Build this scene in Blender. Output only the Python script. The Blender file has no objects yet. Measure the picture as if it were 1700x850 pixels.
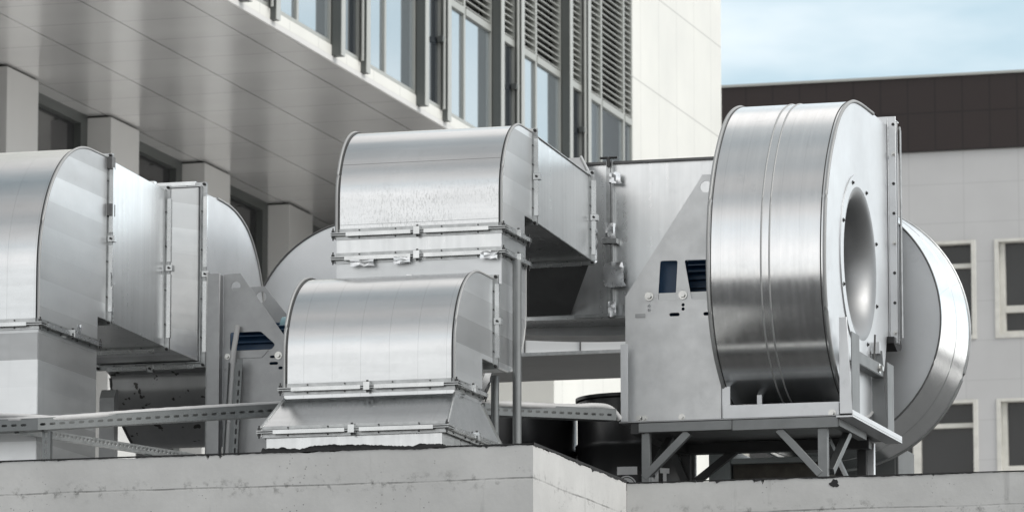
import bpy, bmesh, math, random
from mathutils import Vector, Matrix
random.seed(7)
C = bpy.context.scene
R = math.radians

# ---------------------------------------------------------------- camera, sky, sun, exposure
CAM = Vector((0, 0, 1.7))
cd = bpy.data.cameras.new('camera'); cam = bpy.data.objects.new('camera', cd); C.collection.objects.link(cam)
cam.location = CAM
cam.rotation_euler = (R(90 + 8.7036), 0, R(16.0497))
cd.sensor_width = 36; cd.lens = 8590 / 1700 * 36
cd.clip_start = 0.5; cd.clip_end = 3000
cd.dof.use_dof = True; cd.dof.focus_distance = 29.6; cd.dof.aperture_fstop = 10
C.camera = cam

SUN_EL, SUN_AZ = 42, 104          # azimuth clockwise from +Y
w = bpy.data.worlds.new('World'); C.world = w; w.use_nodes = True
wn = w.node_tree; wn.nodes.clear()
def WN(t, **k):
    n = wn.nodes.new(t)
    for a, v in k.items(): setattr(n, a, v)
    return n
wo = WN('ShaderNodeOutputWorld'); wb = WN('ShaderNodeBackground'); wb.inputs['Strength'].default_value = 0.14
sky = WN('ShaderNodeTexSky', sky_type='NISHITA', sun_disc=False, sun_elevation=R(SUN_EL), sun_rotation=R(SUN_AZ))
sky.air_density = 1.0; sky.dust_density = 1.4; sky.ozone_density = 2.0
wt = WN('ShaderNodeTexCoord'); wm = WN('ShaderNodeMapping'); wm.inputs['Scale'].default_value = (1.0, 1.0, 2.6)
wm.inputs['Location'].default_value = (0.35, 0.2, 0.1)
wz = WN('ShaderNodeTexNoise'); wz.inputs['Scale'].default_value = 2.1; wz.inputs['Detail'].default_value = 7; wz.inputs['Roughness'].default_value = 0.56
wr = WN('ShaderNodeValToRGB'); wr.color_ramp.elements[0].position = 0.36; wr.color_ramp.elements[1].position = 0.68
wr.color_ramp.elements[0].color = (0.72,) * 3 + (1,); wr.color_ramp.elements[1].color = (1, 1, 1, 1)
wx = WN('ShaderNodeMix', data_type='RGBA')
L = wn.links.new
def WM(op, a, b=None, c=None, clamp=False):
    n = WN('ShaderNodeMath', operation=op, use_clamp=clamp)
    for k, v in enumerate((a, b, c)):
        if v is None: continue
        if isinstance(v, bpy.types.NodeSocket): L(v, n.inputs[k])
        else: n.inputs[k].default_value = v
    return n.outputs[0]
L(wt.outputs['Generated'], wm.inputs['Vector']); L(wm.outputs['Vector'], wz.inputs['Vector'])
ws = WN('ShaderNodeSeparateXYZ'); L(wt.outputs['Generated'], ws.inputs[0])
sx, sy, sz = ws.outputs
nz = wz.outputs['Fac']
# cloud cover: thick all round, thinner and bluer towards the north where the camera looks
north = WM('ADD', WM('ADD', WM('MULTIPLY', sx, -.20), WM('MULTIPLY', sy, .955)), WM('MULTIPLY', sz, .22))
wm2 = WN('ShaderNodeMapping'); wm2.inputs['Scale'].default_value = (1.0, 1.0, 3.2); L(wt.outputs['Generated'], wm2.inputs['Vector'])
wz2 = WN('ShaderNodeTexNoise'); wz2.inputs['Scale'].default_value = 11.0; wz2.inputs['Detail'].default_value = 6; L(wm2.outputs['Vector'], wz2.inputs['Vector'])
cover = WM('SUBTRACT', WM('ADD', nz, WM('MULTIPLY_ADD', wz2.outputs['Fac'], .30, -.15)), WM('MULTIPLY', WM('POWER', WM('MAXIMUM', north, 0.0), 24.0), .155))
L(cover, wr.inputs['Fac'])
wr.color_ramp.elements[0].position = 0.30; wr.color_ramp.elements[1].position = 0.58
wr.color_ramp.elements[0].color = (3.15, 4.25, 4.75, 1); wr.color_ramp.elements[1].color = (9.35, 9.05, 8.7, 1)
wx.inputs['Factor'].default_value = .90
L(sky.outputs['Color'], wx.inputs['A']); L(wr.outputs['Color'], wx.inputs['B'])
# banks of thicker and thinner cloud from the horizon up, and one bright bank high in the north
zz = WM('ADD', sz, WM('MULTIPLY_ADD', nz, .30, -.15))
wc = WN('ShaderNodeValToRGB'); cr = wc.color_ramp
cr.elements[0].position = 0.0; cr.elements[0].color = (1.0, 1.0, 1.0, 1)
cr.elements[1].position = 1.0; cr.elements[1].color = (.50, .51, .52, 1)
for p_, v_ in ((.10, 1.05), (.42, 1.08), (.60, .66), (.80, .50)):
    e_ = cr.elements.new(p_); e_.color = (v_, v_, v_ * 1.01, 1)
L(zz, wc.inputs['Fac'])
bank = WM('ADD', WM('MULTIPLY', sy, .60), WM('MULTIPLY', sz, .80))
bank = WM('MULTIPLY', WM('POWER', WM('MAXIMUM', bank, 0.0), 14.0), .75)
ne_fill = WM('ADD', WM('ADD', WM('MULTIPLY', sx, .40), WM('MULTIPLY', sy, .90)), WM('MULTIPLY', sz, .18))  # bright patch added in the unseen northeast sky to lighten metal side faces
bank = WM('ADD', bank, WM('MULTIPLY', WM('POWER', WM('MAXIMUM', ne_fill, 0.0), 30.0), .70))
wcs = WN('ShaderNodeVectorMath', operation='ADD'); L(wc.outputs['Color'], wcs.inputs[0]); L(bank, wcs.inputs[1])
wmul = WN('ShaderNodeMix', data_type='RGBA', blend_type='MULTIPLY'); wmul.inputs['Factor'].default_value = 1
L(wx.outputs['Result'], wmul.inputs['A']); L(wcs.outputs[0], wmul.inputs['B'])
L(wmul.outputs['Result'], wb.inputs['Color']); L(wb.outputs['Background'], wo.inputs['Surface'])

sd = bpy.data.lights.new('sun', 'SUN'); sd.energy = 2.0; sd.angle = R(26); sd.color = (1, 0.97, 0.92)
so = bpy.data.objects.new('sun', sd); C.collection.objects.link(so)
az, el = R(SUN_AZ), R(SUN_EL)
sdir = Vector((math.sin(az) * math.cos(el), math.cos(az) * math.cos(el), math.sin(el)))
so.rotation_euler = sdir.to_track_quat('Z', 'Y').to_euler(); so.location = (20, 0, 60)
C.view_settings.view_transform = 'Standard'; C.view_settings.look = 'None'
C.view_settings.exposure = 0.2; C.view_settings.gamma = 1
try: C.cycles.use_denoising = True
except Exception: pass

# ---------------------------------------------------------------- materials
class NT:
    def __init__(s, name):
        s.m = bpy.data.materials.new(name); s.m.use_nodes = True; s.t = s.m.node_tree; s.t.nodes.clear()
        s.o = s.t.nodes.new('ShaderNodeOutputMaterial'); s.b = s.t.nodes.new('ShaderNodeBsdfPrincipled')
        s.t.links.new(s.b.outputs[0], s.o.inputs[0]); s.tc = s.t.nodes.new('ShaderNodeTexCoord'); s.sep = None
    def set(s, n, i, v):
        if v is None: return
        if hasattr(v, 'links') or isinstance(v, bpy.types.NodeSocket): s.t.links.new(v, n.inputs[i])
        else: n.inputs[i].default_value = v
    def math(s, op, a, b=None, c=None, clamp=False):
        n = s.t.nodes.new('ShaderNodeMath'); n.operation = op; n.use_clamp = clamp
        s.set(n, 0, a); s.set(n, 1, b); s.set(n, 2, c); return n.outputs[0]
    def noise(s, sc, scale=(1, 1, 1), det=5, rough=.55, loc=(0, 0, 0)):
        mp = s.t.nodes.new('ShaderNodeMapping'); mp.inputs['Scale'].default_value = scale; mp.inputs['Location'].default_value = loc
        s.t.links.new(s.tc.outputs['Object'], mp.inputs[0])
        n = s.t.nodes.new('ShaderNodeTexNoise'); n.inputs['Scale'].default_value = sc; n.inputs['Detail'].default_value = det
        n.inputs['Roughness'].default_value = rough; s.t.links.new(mp.outputs[0], n.inputs['Vector']); return n.outputs['Fac']
    def vor(s, sc, scale=(1, 1, 1)):
        mp = s.t.nodes.new('ShaderNodeMapping'); mp.inputs['Scale'].default_value = scale
        s.t.links.new(s.tc.outputs['Object'], mp.inputs[0])
        n = s.t.nodes.new('ShaderNodeTexVoronoi'); n.inputs['Scale'].default_value = sc; s.t.links.new(mp.outputs[0], n.inputs['Vector']); return n
    def rng(s, v, a, b, c, d):
        n = s.t.nodes.new('ShaderNodeMapRange'); s.set(n, 0, v)
        for i, x in enumerate((a, b, c, d)): s.set(n, i + 1, x)
        return n.outputs[0]
    def xyz(s):
        if not s.sep:
            s.sep = s.t.nodes.new('ShaderNodeSeparateXYZ'); s.t.links.new(s.tc.outputs['Object'], s.sep.inputs[0])
        return s.sep.outputs
    def mix(s, f, a, b, mode='MIX'):
        n = s.t.nodes.new('ShaderNodeMix'); n.data_type = 'RGBA'; n.blend_type = mode
        s.set(n, 'Factor', f) if not isinstance(f, bpy.types.NodeSocket) else s.t.links.new(f, n.inputs[0])
        for i, v in ((6, a), (7, b)):
            if isinstance(v, bpy.types.NodeSocket): s.t.links.new(v, n.inputs[i])
            else: n.inputs[i].default_value = v if len(v) == 4 else (*v, 1)
        return n.outputs[2]
    def line(s, ax, pitch, width, off=0.0):        # 1 on a joint line, 0 elsewhere
        v = s.math('ADD', s.xyz()[ax], off + 1000 * pitch)
        v = s.math('MODULO', v, pitch)
        return s.math('LESS_THAN', v, width)
    def bump(s, h, strength, dist=0.01):
        n = s.t.nodes.new('ShaderNodeBump'); n.inputs['Strength'].default_value = strength; n.inputs['Distance'].default_value = dist
        s.t.links.new(h, n.inputs['Height']); s.t.links.new(n.outputs[0], s.b.inputs['Normal'])
    def col(s, v): s.set(s.b, 'Base Color', v if isinstance(v, bpy.types.NodeSocket) else (*v, 1))
    def rough(s, v): s.set(s.b, 'Roughness', v)
    def metal(s, v): s.set(s.b, 'Metallic', v)

def metal(name, base=(.66, .68, .69), rough=.33, streak=(1, 1, 1), ssc=3.0, var=.10, stripes=None, lines=None,
          dirt=None, wave=.10, met=1.0, spots=None):
    n = NT(name); n.metal(met)
    a = n.noise(ssc, streak, 6, .6); g = n.noise(1.7, (1, 1, 1), 4, .5, (3, 1, 2))
    k = n.math('ADD', n.rng(a, .3, .7, 1 - var, 1 + var * .6), n.rng(g, .3, .7, -.05, .05))
    rg = n.math('ADD', rough, n.rng(n.noise(ssc * 1.4, streak, 5, .6, (5, 2, 8)), .3, .7, -.03, .04))
    if stripes:
        ax, p, amp = stripes
        fl = n.math('FLOOR', n.math('DIVIDE', n.xyz()[ax], p))
        wh = n.t.nodes.new('ShaderNodeTexWhiteNoise'); wh.noise_dimensions = '1D'; n.t.links.new(fl, wh.inputs['W'])
        k = n.math('ADD', k, n.rng(wh.outputs[0], 0, 1, -amp, amp * .5)); rg = n.math('ADD', rg, n.rng(wh.outputs[0], 0, 1, .08, -.04))
    c = n.mix(1.0, (*base, 1), n.mix(0, (1, 1, 1), (1, 1, 1)), 'MULTIPLY')
    kk = n.t.nodes.new('ShaderNodeCombineColor')
    for i in range(3): n.t.links.new(k, kk.inputs[i])
    c = n.mix(1.0, (*base, 1), kk.outputs[0], 'MULTIPLY')
    if lines:
        for ax, p, wd, off, dk in lines:
            c = n.mix(n.math('MULTIPLY', n.line(ax, p, wd, off), dk), c, (.16, .17, .17))
    # handling marks and faint grime of their own shape
    sm = n.rng(n.noise(6.5, (1, 1, 1), 8, .72, (9, 4, 1)), .60, .78, 0, .20)
    c = n.mix(sm, c, (.34, .35, .35)); rg = n.math('ADD', rg, n.math('MULTIPLY', sm, .25))
    run = n.rng(n.noise(11, (1, 1, .07), 6, .62, (7, 3, 2)), .60, .80, 0, .10)
    c = n.mix(run, c, (.27, .27, .26)); rg = n.math('ADD', rg, n.math('MULTIPLY', run, .1))
    vs = n.vor(34); sg = n.t.nodes.new('ShaderNodeSeparateColor'); n.t.links.new(vs.outputs['Color'], sg.inputs[0])
    rg = n.math('ADD', rg, n.rng(sg.outputs[0], 0, 1, -.015, .015))
    if dirt:
        z0, z1, amt = dirt
        zz = n.xyz()[2]
        m = n.math('MULTIPLY', n.rng(zz, z0 - .10, z0, 0, 1), n.rng(zz, z1, z1 + .10, 1, 0), clamp=True)
        xm = n.rng(n.noise(2.2, (1, 1, 1), 2), .38, .55, .2, 1)
        d = n.rng(n.noise(75, (1.4, 1, .45), 10, .85, (2, 2, 2)), .50, .68, 0, 1)
        f = n.math('MULTIPLY', n.math('MULTIPLY', n.math('MULTIPLY', d, m), xm), amt, clamp=True)
        c = n.mix(f, c, (.17, .17, .165)); rg = n.math('ADD', rg, n.math('MULTIPLY', f, .1))
    if spots:
        d = n.rng(n.noise(13, (1, 1, 1), 3, .5, (1, 7, 3)), .635, .655, 0, 1)
        c = n.mix(n.math('MULTIPLY', d, spots), c, (.05, .045, .04))
    n.col(c); n.rough(rg)
    n.bump(n.math('ADD', n.noise(1.9, (1, 1, 1), 2, .4, (4, 4, 4)), n.math('MULTIPLY', n.noise(ssc * 6, streak, 4, .6), .004)), wave, .02)
    return n.m

def plain(name, col, rough=.5, met=0.0, var=.12, sc=4.0, bump=0.0, streak=(1, 1, 1)):
    n = NT(name); n.metal(met)
    a = n.noise(sc, streak, 7, .62)
    hi = tuple(min(1, x * (1 + var)) for x in col); lo = tuple(x * (1 - var) for x in col)
    n.col(n.mix(n.rng(a, .3, .7, 0, 1), lo, hi)); n.rough(n.rng(a, .3, .7, rough - .05, rough + .08))
    if bump: n.bump(n.noise(sc * 8, streak, 5), bump, .01)
    return n.m

M = {}
M['galv'] = metal('galvanised sheet', base=(.70, .71, .712), rough=.30, streak=(8, 8, .3), ssc=2.5, var=.07, wave=.07)
M['galv_side'] = metal('galvanised sheet, rolled in bands', base=(.70, .71, .715), rough=.42, streak=(.5, .5, 3), ssc=2.5, var=.05, stripes=(2, .155, .32), wave=.07)
M['galv_roll'] = metal('rolled galvanised sheet', base=(.63, .64, .645), rough=.22, streak=(1, 9, 9), ssc=1.4, var=.06, lines=[(0, .166, .0022, .05, .25)], wave=.035)
M['galv_roll_dirty'] = metal('weathered rolled sheet', base=(.65, .66, .665), rough=.21, streak=(.8, 6, 10), ssc=1.4, var=.06, dirt=(1.45, 1.60, .8), lines=[(2, .36, .003, -.01, .7)], wave=.05)
M['galv_fan'] = metal('polished fan casing sheet', base=(.70, .71, .715), rough=.19, streak=(9, .7, .7), ssc=2.2, var=.05, wave=.028, lines=[(0, .118, .0015, .03, .18)])
M['galv_fan_side'] = metal('fan side plate', base=(.66, .67, .68), rough=.47, streak=(1, 1, 1), ssc=2.0, var=.06, wave=.05)
M['galv_plate'] = metal('galvanised bracket plate', base=(.66, .665, .665), rough=.50, streak=(1, 1, 1), ssc=9, var=.08, wave=.03)
M['plate_darkened'] = metal('darkened bracket plate', base=(.36, .365, .37), rough=.48, streak=(1, 1, 1), ssc=9, var=.10, wave=.03)  # galvanised plate toned down to hold the shade around the left bracket
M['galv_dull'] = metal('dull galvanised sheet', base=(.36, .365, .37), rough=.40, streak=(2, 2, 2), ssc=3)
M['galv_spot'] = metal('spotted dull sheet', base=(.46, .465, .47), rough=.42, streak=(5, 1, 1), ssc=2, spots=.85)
M['flange'] = metal('flange steel', base=(.47, .48, .48), rough=.36, streak=(3, 3, 3), ssc=8, var=.2, wave=.04)
M['cleat_steel'] = metal('bright cleat', base=(.66, .67, .67), rough=.26, ssc=8, var=.1, wave=.03)
M['flange_dark'] = metal('dark sealed joint', base=(.13, .13, .13), rough=.5, ssc=9, var=.3, met=.4)
M['strut'] = metal('strut steel', base=(.21, .22, .222), rough=.5, ssc=6, var=.12)
M['frame_steel'] = metal('hot dip steel frame', base=(.25, .258, .26), rough=.55, ssc=5, var=.10)
M['frame_dark'] = plain('dark steel', (.05, .051, .052), .5, .3)
M['seam_steel'] = plain('folded seam', (.34, .345, .345), .55, .35, .06, 3)
M['foil'] = metal('crumpled foil tape', base=(.78, .79, .80), rough=.28, ssc=12, var=.15, wave=.5)
M['seal'] = plain('dark sealant', (.045, .045, .045), .6)
M['bolt'] = metal('zinc bolt', base=(.62, .62, .6), rough=.3, ssc=20)
M['bolt_dark'] = plain('dark screw', (.05, .05, .05), .4, .6)
M['motor'] = plain('blue motor paint', (.012, .045, .10), .4)
M['motor_teal'] = plain('pale teal motor cap', (.22, .36, .40), .5)
M['black'] = plain('black void paint', (.012, .012, .013), .6)
M['drum'] = plain('black drum paint', (.013, .013, .014), .30, 0, .25, 2.5)
M['brightened_sheet'] = plain('brightened duct sheet', (.82, .83, .83), .5, 0, .05, 1.5)  # pale tone replaces light that the long duct's front face misses
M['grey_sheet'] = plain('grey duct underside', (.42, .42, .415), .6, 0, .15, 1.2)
M['white'] = plain('white paint', (.85, .85, .85), .5)
M['conduit'] = plain('grey corrugated conduit', (.46, .46, .46), .5)
M['bitumen'] = plain('bitumen', (.018, .018, .019), .7, 0, .4, 20)

def concrete(name, base):
    n = NT(name)
    a = n.noise(2.2, (1, 1, 1), 9, .62); f = n.noise(40, (1, 1, 1), 4, .6)
    c = n.mix(n.rng(a, .28, .72, 0, 1), tuple(x * .86 for x in base), tuple(x * 1.10 for x in base))
    c = n.mix(n.rng(f, .3, .7, 0, .16), c, tuple(x * .8 for x in base))
    # small blow holes
    v = n.vor(36); hole = n.math('MULTIPLY', n.math('LESS_THAN', v.outputs['Distance'], .13), n.rng(n.noise(3.1, (1, 1, 1), 3), .52, .62, 0, 1))
    c = n.mix(n.math('MULTIPLY', hole, .7), c, (.06, .06, .06))
    # weather streaks that run down from the top edge
    st = n.rng(n.noise(9, (1, 1, .10), 6, .65, (2, 5, 0)), .62, .76, 0, .5)
    c = n.mix(st, c, tuple(x * .45 for x in base))
    # dirty pour joint
    jz = n.math('ADD', n.xyz()[2], n.rng(n.noise(1.3, (1, 1, 1), 2), 0, 1, -.012, .012))
    d = n.math('ABSOLUTE', n.math('ADD', jz, .187))
    j = n.math('MULTIPLY', n.rng(d, .002, .007, 1, 0), n.rng(n.noise(4, (1, 1, 1), 6, .7), .42, .62, .10, .6))
    c = n.mix(j, c, (.07, .07, .065))
    grime = n.math('MULTIPLY', n.rng(d, .0, .07, 1, 0), n.rng(n.noise(17, (1, 1, 1), 8, .75), .54, .66, 0, .75))
    c = n.mix(grime, c, (.10, .10, .095))
    n.col(c); n.rough(.85)
    n.bump(n.math('SUBTRACT', n.math('ADD', a, n.math('MULTIPLY', f, .15)), n.math('ADD', hole, j)), .35, .012)
    return n.m
M['dark_wall'] = plain('unseen dark wall', (.05, .05, .05), .8, 0, .2, 2)
M['concrete'] = concrete('weathered concrete', (.58, .58, .57))

def panels(name, base, ax1, p1, ax2, p2, wd, dk, rough=.5, met=0.0, off1=0, off2=0, wave=0.0, dk2=None, var=.06):
    n = NT(name); n.metal(met)
    a = n.noise(.7, (1, 1, 1), 4)
    c = n.mix(n.rng(a, .3, .7, 0, 1), tuple(x * (1 - var) for x in base), tuple(min(1, x * (1 + var)) for x in base))
    l1 = n.math('MULTIPLY', n.line(ax1, p1, wd, off1), dk); l2 = n.math('MULTIPLY', n.line(ax2, p2, wd, off2), dk if dk2 is None else dk2)
    c = n.mix(n.math('MAXIMUM', l1, l2), c, tuple(x * .3 for x in base))
    n.col(c); n.rough(n.rng(a, .3, .7, rough - .03, rough + .05))
    if wave: n.bump(n.noise(.9, (1, 1, 1), 2), wave, .05)
    return n.m
M['cladding'] = panels('pale wall cladding', (.67, .67, .635), 1, 1.16, 2, 1.555, .02, .35, off1=.4, off2=-1.205, dk2=.55)
M['soffit'] = panels('metal soffit panels', (.87, .865, .86), 0, 1.213, 1, 1.23, .022, .85, rough=.18, met=.45, off1=-.12, off2=-.01, dk2=.45, wave=.006, var=.02)
M['pillar'] = plain('beige pillar render', (.60, .60, .59), .6, 0, .04, .6)
M['fin_light'] = plain('aluminium fin face', (.40, .41, .39), .45, .3, .05, 1)
M['fin_dark'] = plain('dark grey fin', (.10, .108, .105), .45, .2, .06, 1)
M['mullion'] = plain('grey window frame', (.36, .37, .35), .45, .3, .05, 1)
M['louvre'] = plain('louvre slat', (.44, .45, .43), .5, .2, .05, 1)
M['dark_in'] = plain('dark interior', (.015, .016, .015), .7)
M['brown'] = panels('dark brown roof cladding', (.0205, .0130, .0124), 0, .56, 2, .78, .035, .8, rough=.6, off1=.2, off2=-.07, dk2=.8)
M['grey_clad'] = panels('grey wall panels', (.50, .50, .503), 0, 1.12, 2, .80, .02, .18, rough=.6, off1=.2, off2=.3)
M['white_frame'] = plain('off white window frame', (.62, .61, .57), .5)
M['asphalt'] = plain('asphalt', (.055, .055, .056), .9, 0, .2, 1.5)
M['felt'] = plain('dark roof felt', (.10, .10, .10), .9, 0, .2, 2)
M['deck'] = plain('pale bounce deck', (.70, .69, .68), .9, 0, .2, 2)
M['curtain'] = plain('curtain cloth', (.30, .30, .30), .9, 0, .5, 3, 0, (4, 1, .1))

def glass(name, tint, rough=.03, refl=.5):
    n = NT(name); n.col(tint); n.metal(refl); n.rough(rough); n.b.inputs['Specular IOR Level'].default_value = 1.0
    n.bump(n.noise(.5, (1, 1, 1), 2), .04, .05); return n.m
M['glass_sky'] = glass('sky reflecting glass', (.30, .34, .365), .05, .6)
M['glass_dark'] = glass('dark glass', (.035, .042, .05), .06, .25)
M['glass_deep'] = glass('shaded glass', (.05, .05, .053), .07, .2)

# ---------------------------------------------------------------- mesh helpers
class B:
    def __init__(s): s.bm = bmesh.new(); s.dark = 0; s.has_dark = False
    def box(s, x0, x1, y0, y1, z0, z1):
        v = [s.bm.verts.new((x, y, z)) for x in (x0, x1) for y in (y0, y1) for z in (z0, z1)]
        for f in ((0, 1, 3, 2), (4, 6, 7, 5), (0, 4, 5, 1), (2, 3, 7, 6), (0, 2, 6, 4), (1, 5, 7, 3)): s.bm.faces.new([v[i] for i in f])
        return s
    def hexa(s, lo, hi):                      # two quads, four points each
        a = [s.bm.verts.new(p) for p in lo]; b = [s.bm.verts.new(p) for p in hi]
        s.bm.faces.new(a[::-1]); s.bm.faces.new(b)
        for i in range(4): s.bm.faces.new((a[i], a[(i + 1) % 4], b[(i + 1) % 4], b[i]))
        return s
    def prism(s, prof, a0, a1, ax='X', holes=()):      # outline in the plane across ax, run from a0 to a1
        def P(u, v, a): return (a, u, v) if ax == 'X' else ((u, a, v) if ax == 'Y' else (u, v, a))
        if not holes:
            A = [s.bm.verts.new(P(u, v, a0)) for u, v in prof]; D = [s.bm.verts.new(P(u, v, a1)) for u, v in prof]
            s.bm.faces.new(A[::-1]); s.bm.faces.new(D); k = len(prof)
            for i in range(k): s.bm.faces.new((A[i], A[(i + 1) % k], D[(i + 1) % k], D[i]))
            return s
        loops = [prof] + list(holes)
        for a in (a0, a1):
            es = []
            for lp in loops:
                vs = [s.bm.verts.new(P(u, v, a)) for u, v in lp]
                es += [s.bm.edges.new((vs[i], vs[(i + 1) % len(vs)])) for i in range(len(vs))]
                if a == a0: s._l = getattr(s, '_l', []) + [vs]
                else: s._m = getattr(s, '_m', []) + [vs]
            bmesh.ops.triangle_fill(s.bm, use_beauty=True, use_dissolve=False, edges=es)
        for p, q in zip(s._l, s._m):
            for i in range(len(p)): s.bm.faces.new((p[i], p[(i + 1) % len(p)], q[(i + 1) % len(p)], q[i]))
        s._l, s._m = [], []
        return s
    def tube(s, pts, r, n=10, cap=True):
        pts = [Vector(p) for p in pts]; rings = []; n0 = len(s.bm.faces)
        for i, p in enumerate(pts):
            d = (pts[min(i + 1, len(pts) - 1)] - pts[max(i - 1, 0)]).normalized()
            u = d.cross(Vector((0, 0, 1)) if abs(d.z) < .95 else Vector((1, 0, 0))).normalized(); v = d.cross(u)
            rr = r[i] if isinstance(r, (list, tuple)) else r
            rings.append([s.bm.verts.new(p + rr * (math.cos(t) * u + math.sin(t) * v)) for t in [2 * math.pi * k / n for k in range(n)]])
        for a, b in zip(rings, rings[1:]):
            for k in range(n): s.bm.faces.new((a[k], a[(k + 1) % n], b[(k + 1) % n], b[k]))
        if cap: s.bm.faces.new(rings[0][::-1]); s.bm.faces.new(rings[-1])
        if s.dark:
            s.dark = 0; s.has_dark = True; s.bm.faces.ensure_lookup_table()
            for f in s.bm.faces[n0:]: f.material_index = 1
        return s
    def bar(s, p, q, w, h, side=(0, 0, 1)):        # rectangular bar from p to q: w along side x dir, h along side
        p, q = Vector(p), Vector(q); d = (q - p).normalized(); u = d.cross(Vector(side)).normalized(); v = u.cross(d)
        f = lambda c: [c + u * a * w / 2 + v * b * h / 2 for a, b in ((-1, -1), (1, -1), (1, 1), (-1, 1))]
        return s.hexa(f(p), f(q))
    def lathe(s, prof, cen, ax='X', n=72):         # prof: (along axis, radius)
        rings = []
        for a, r in prof:
            ring = []
            for k in range(n):
                t = 2 * math.pi * k / n; c, q = r * math.cos(t), r * math.sin(t)
                o = (a, c, q) if ax == 'X' else ((c, a, q) if ax == 'Y' else (c, q, a))
                ring.append(s.bm.verts.new((cen[0] + o[0], cen[1] + o[1], cen[2] + o[2])))
            rings.append(ring)
        for a, b in zip(rings, rings[1:]):
            for k in range(n): s.bm.faces.new((a[k], a[(k + 1) % n], b[(k + 1) % n], b[k]))
        return s
    def hexbolt(s, c, ax, r=.011, h=.012):
        c = Vector(c); d = {'X': Vector((1, 0, 0)), '-Y': Vector((0, -1, 0)), 'Z': Vector((0, 0, 1)), '-Z': Vector((0, 0, -1)), 'Y': Vector((0, 1, 0))}[ax]
        s.tube([c, c + d * .003], r * 1.7, 12); s.tube([c + d * .003, c + d * (h + .003)], r, 6); return s
    def blob(s, c, rx, ry, rz, jit=.3, n=2):
        g = bmesh.ops.create_icosphere(s.bm, subdivisions=n, radius=1)
        for v in g['verts']:
            k = 1 + random.uniform(-jit, jit); v.co = Vector((c[0] + v.co.x * rx * k, c[1] + v.co.y * ry * k, c[2] + v.co.z * rz * k))
        return s
    def build(s, name, mat, parent=None, smooth=32, bevel=0):
        bm = s.bm
        if bevel:
            bmesh.ops.remove_doubles(bm, verts=bm.verts, dist=1e-5)
        bmesh.ops.recalc_face_normals(bm, faces=bm.faces)
        if parent is not None:
            o0 = world_loc(parent)
            bmesh.ops.translate(bm, verts=bm.verts, vec=-o0)
        for f in bm.faces: f.smooth = True
        for e in bm.edges:
            e.smooth = len(e.link_faces) == 2 and e.calc_face_angle(0) < R(smooth)
        me = bpy.data.meshes.new(name); bm.to_mesh(me); bm.free()
        o = bpy.data.objects.new(name, me); C.collection.objects.link(o); me.materials.append(M[mat])
        if s.has_dark: me.materials.append(M['bolt_dark'])
        if parent is not None: o.parent = parent
        if bevel:
            b = o.modifiers.new('edge', 'BEVEL'); b.width = bevel; b.segments = 2; b.limit_method = 'ANGLE'
        return o

def bolts(parent, lst, mat='bolt'):
    for a in lst: B().hexbolt(*a).build('bolt', mat, parent)
def world_loc(o):
    v = Vector((0, 0, 0))
    while o is not None: v = v + o.location; o = o.parent
    return v
def tag(o, label=None, cat=None, group=None, kind=None):
    for k, v in (('label', label), ('category', cat), ('group', group), ('kind', kind)):
        if v: o[k] = v
    return o
def thing(name, loc, label, cat, group=None):
    o = bpy.data.objects.new(name, None); o.empty_display_size = .3; C.collection.objects.link(o); o.location = loc
    return tag(o, label, cat, group)

def arc(cy, cz, r, a0, a1, n=28):
    return [(cy + r * math.cos(R(a0 + (a1 - a0) * i / n)), cz + r * math.sin(R(a0 + (a1 - a0) * i / n))) for i in range(n + 1)]
def circle(cu, cv, r, n=20): return [(cu + r * math.cos(2 * math.pi * i / n), cv + r * math.sin(2 * math.pi * i / n)) for i in range(n)]
def slot(cu, cv, l, h, n=6):
    r = h / 2; d = l / 2 - r
    return [(cu + d + r * math.cos(R(-90 + 180 * i / n)), cv + r * math.sin(R(-90 + 180 * i / n))) for i in range(n + 1)] + \
           [(cu - d + r * math.cos(R(90 + 180 * i / n)), cv + r * math.sin(R(90 + 180 * i / n))) for i in range(n + 1)]
def rpoly(pts, r, n=4):          # polygon with rounded corners
    out = []; k = len(pts)
    for i in range(k):
        p = Vector(pts[i]); a = (Vector(pts[i - 1]) - p).normalized(); b = (Vector(pts[(i + 1) % k]) - p).normalized()
        s, e = p + a * r, p + b * r
        for t in range(n + 1):
            u = t / n; out.append(tuple((1 - u) ** 2 * s + 2 * u * (1 - u) * p + u * u * e))
    return out

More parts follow.
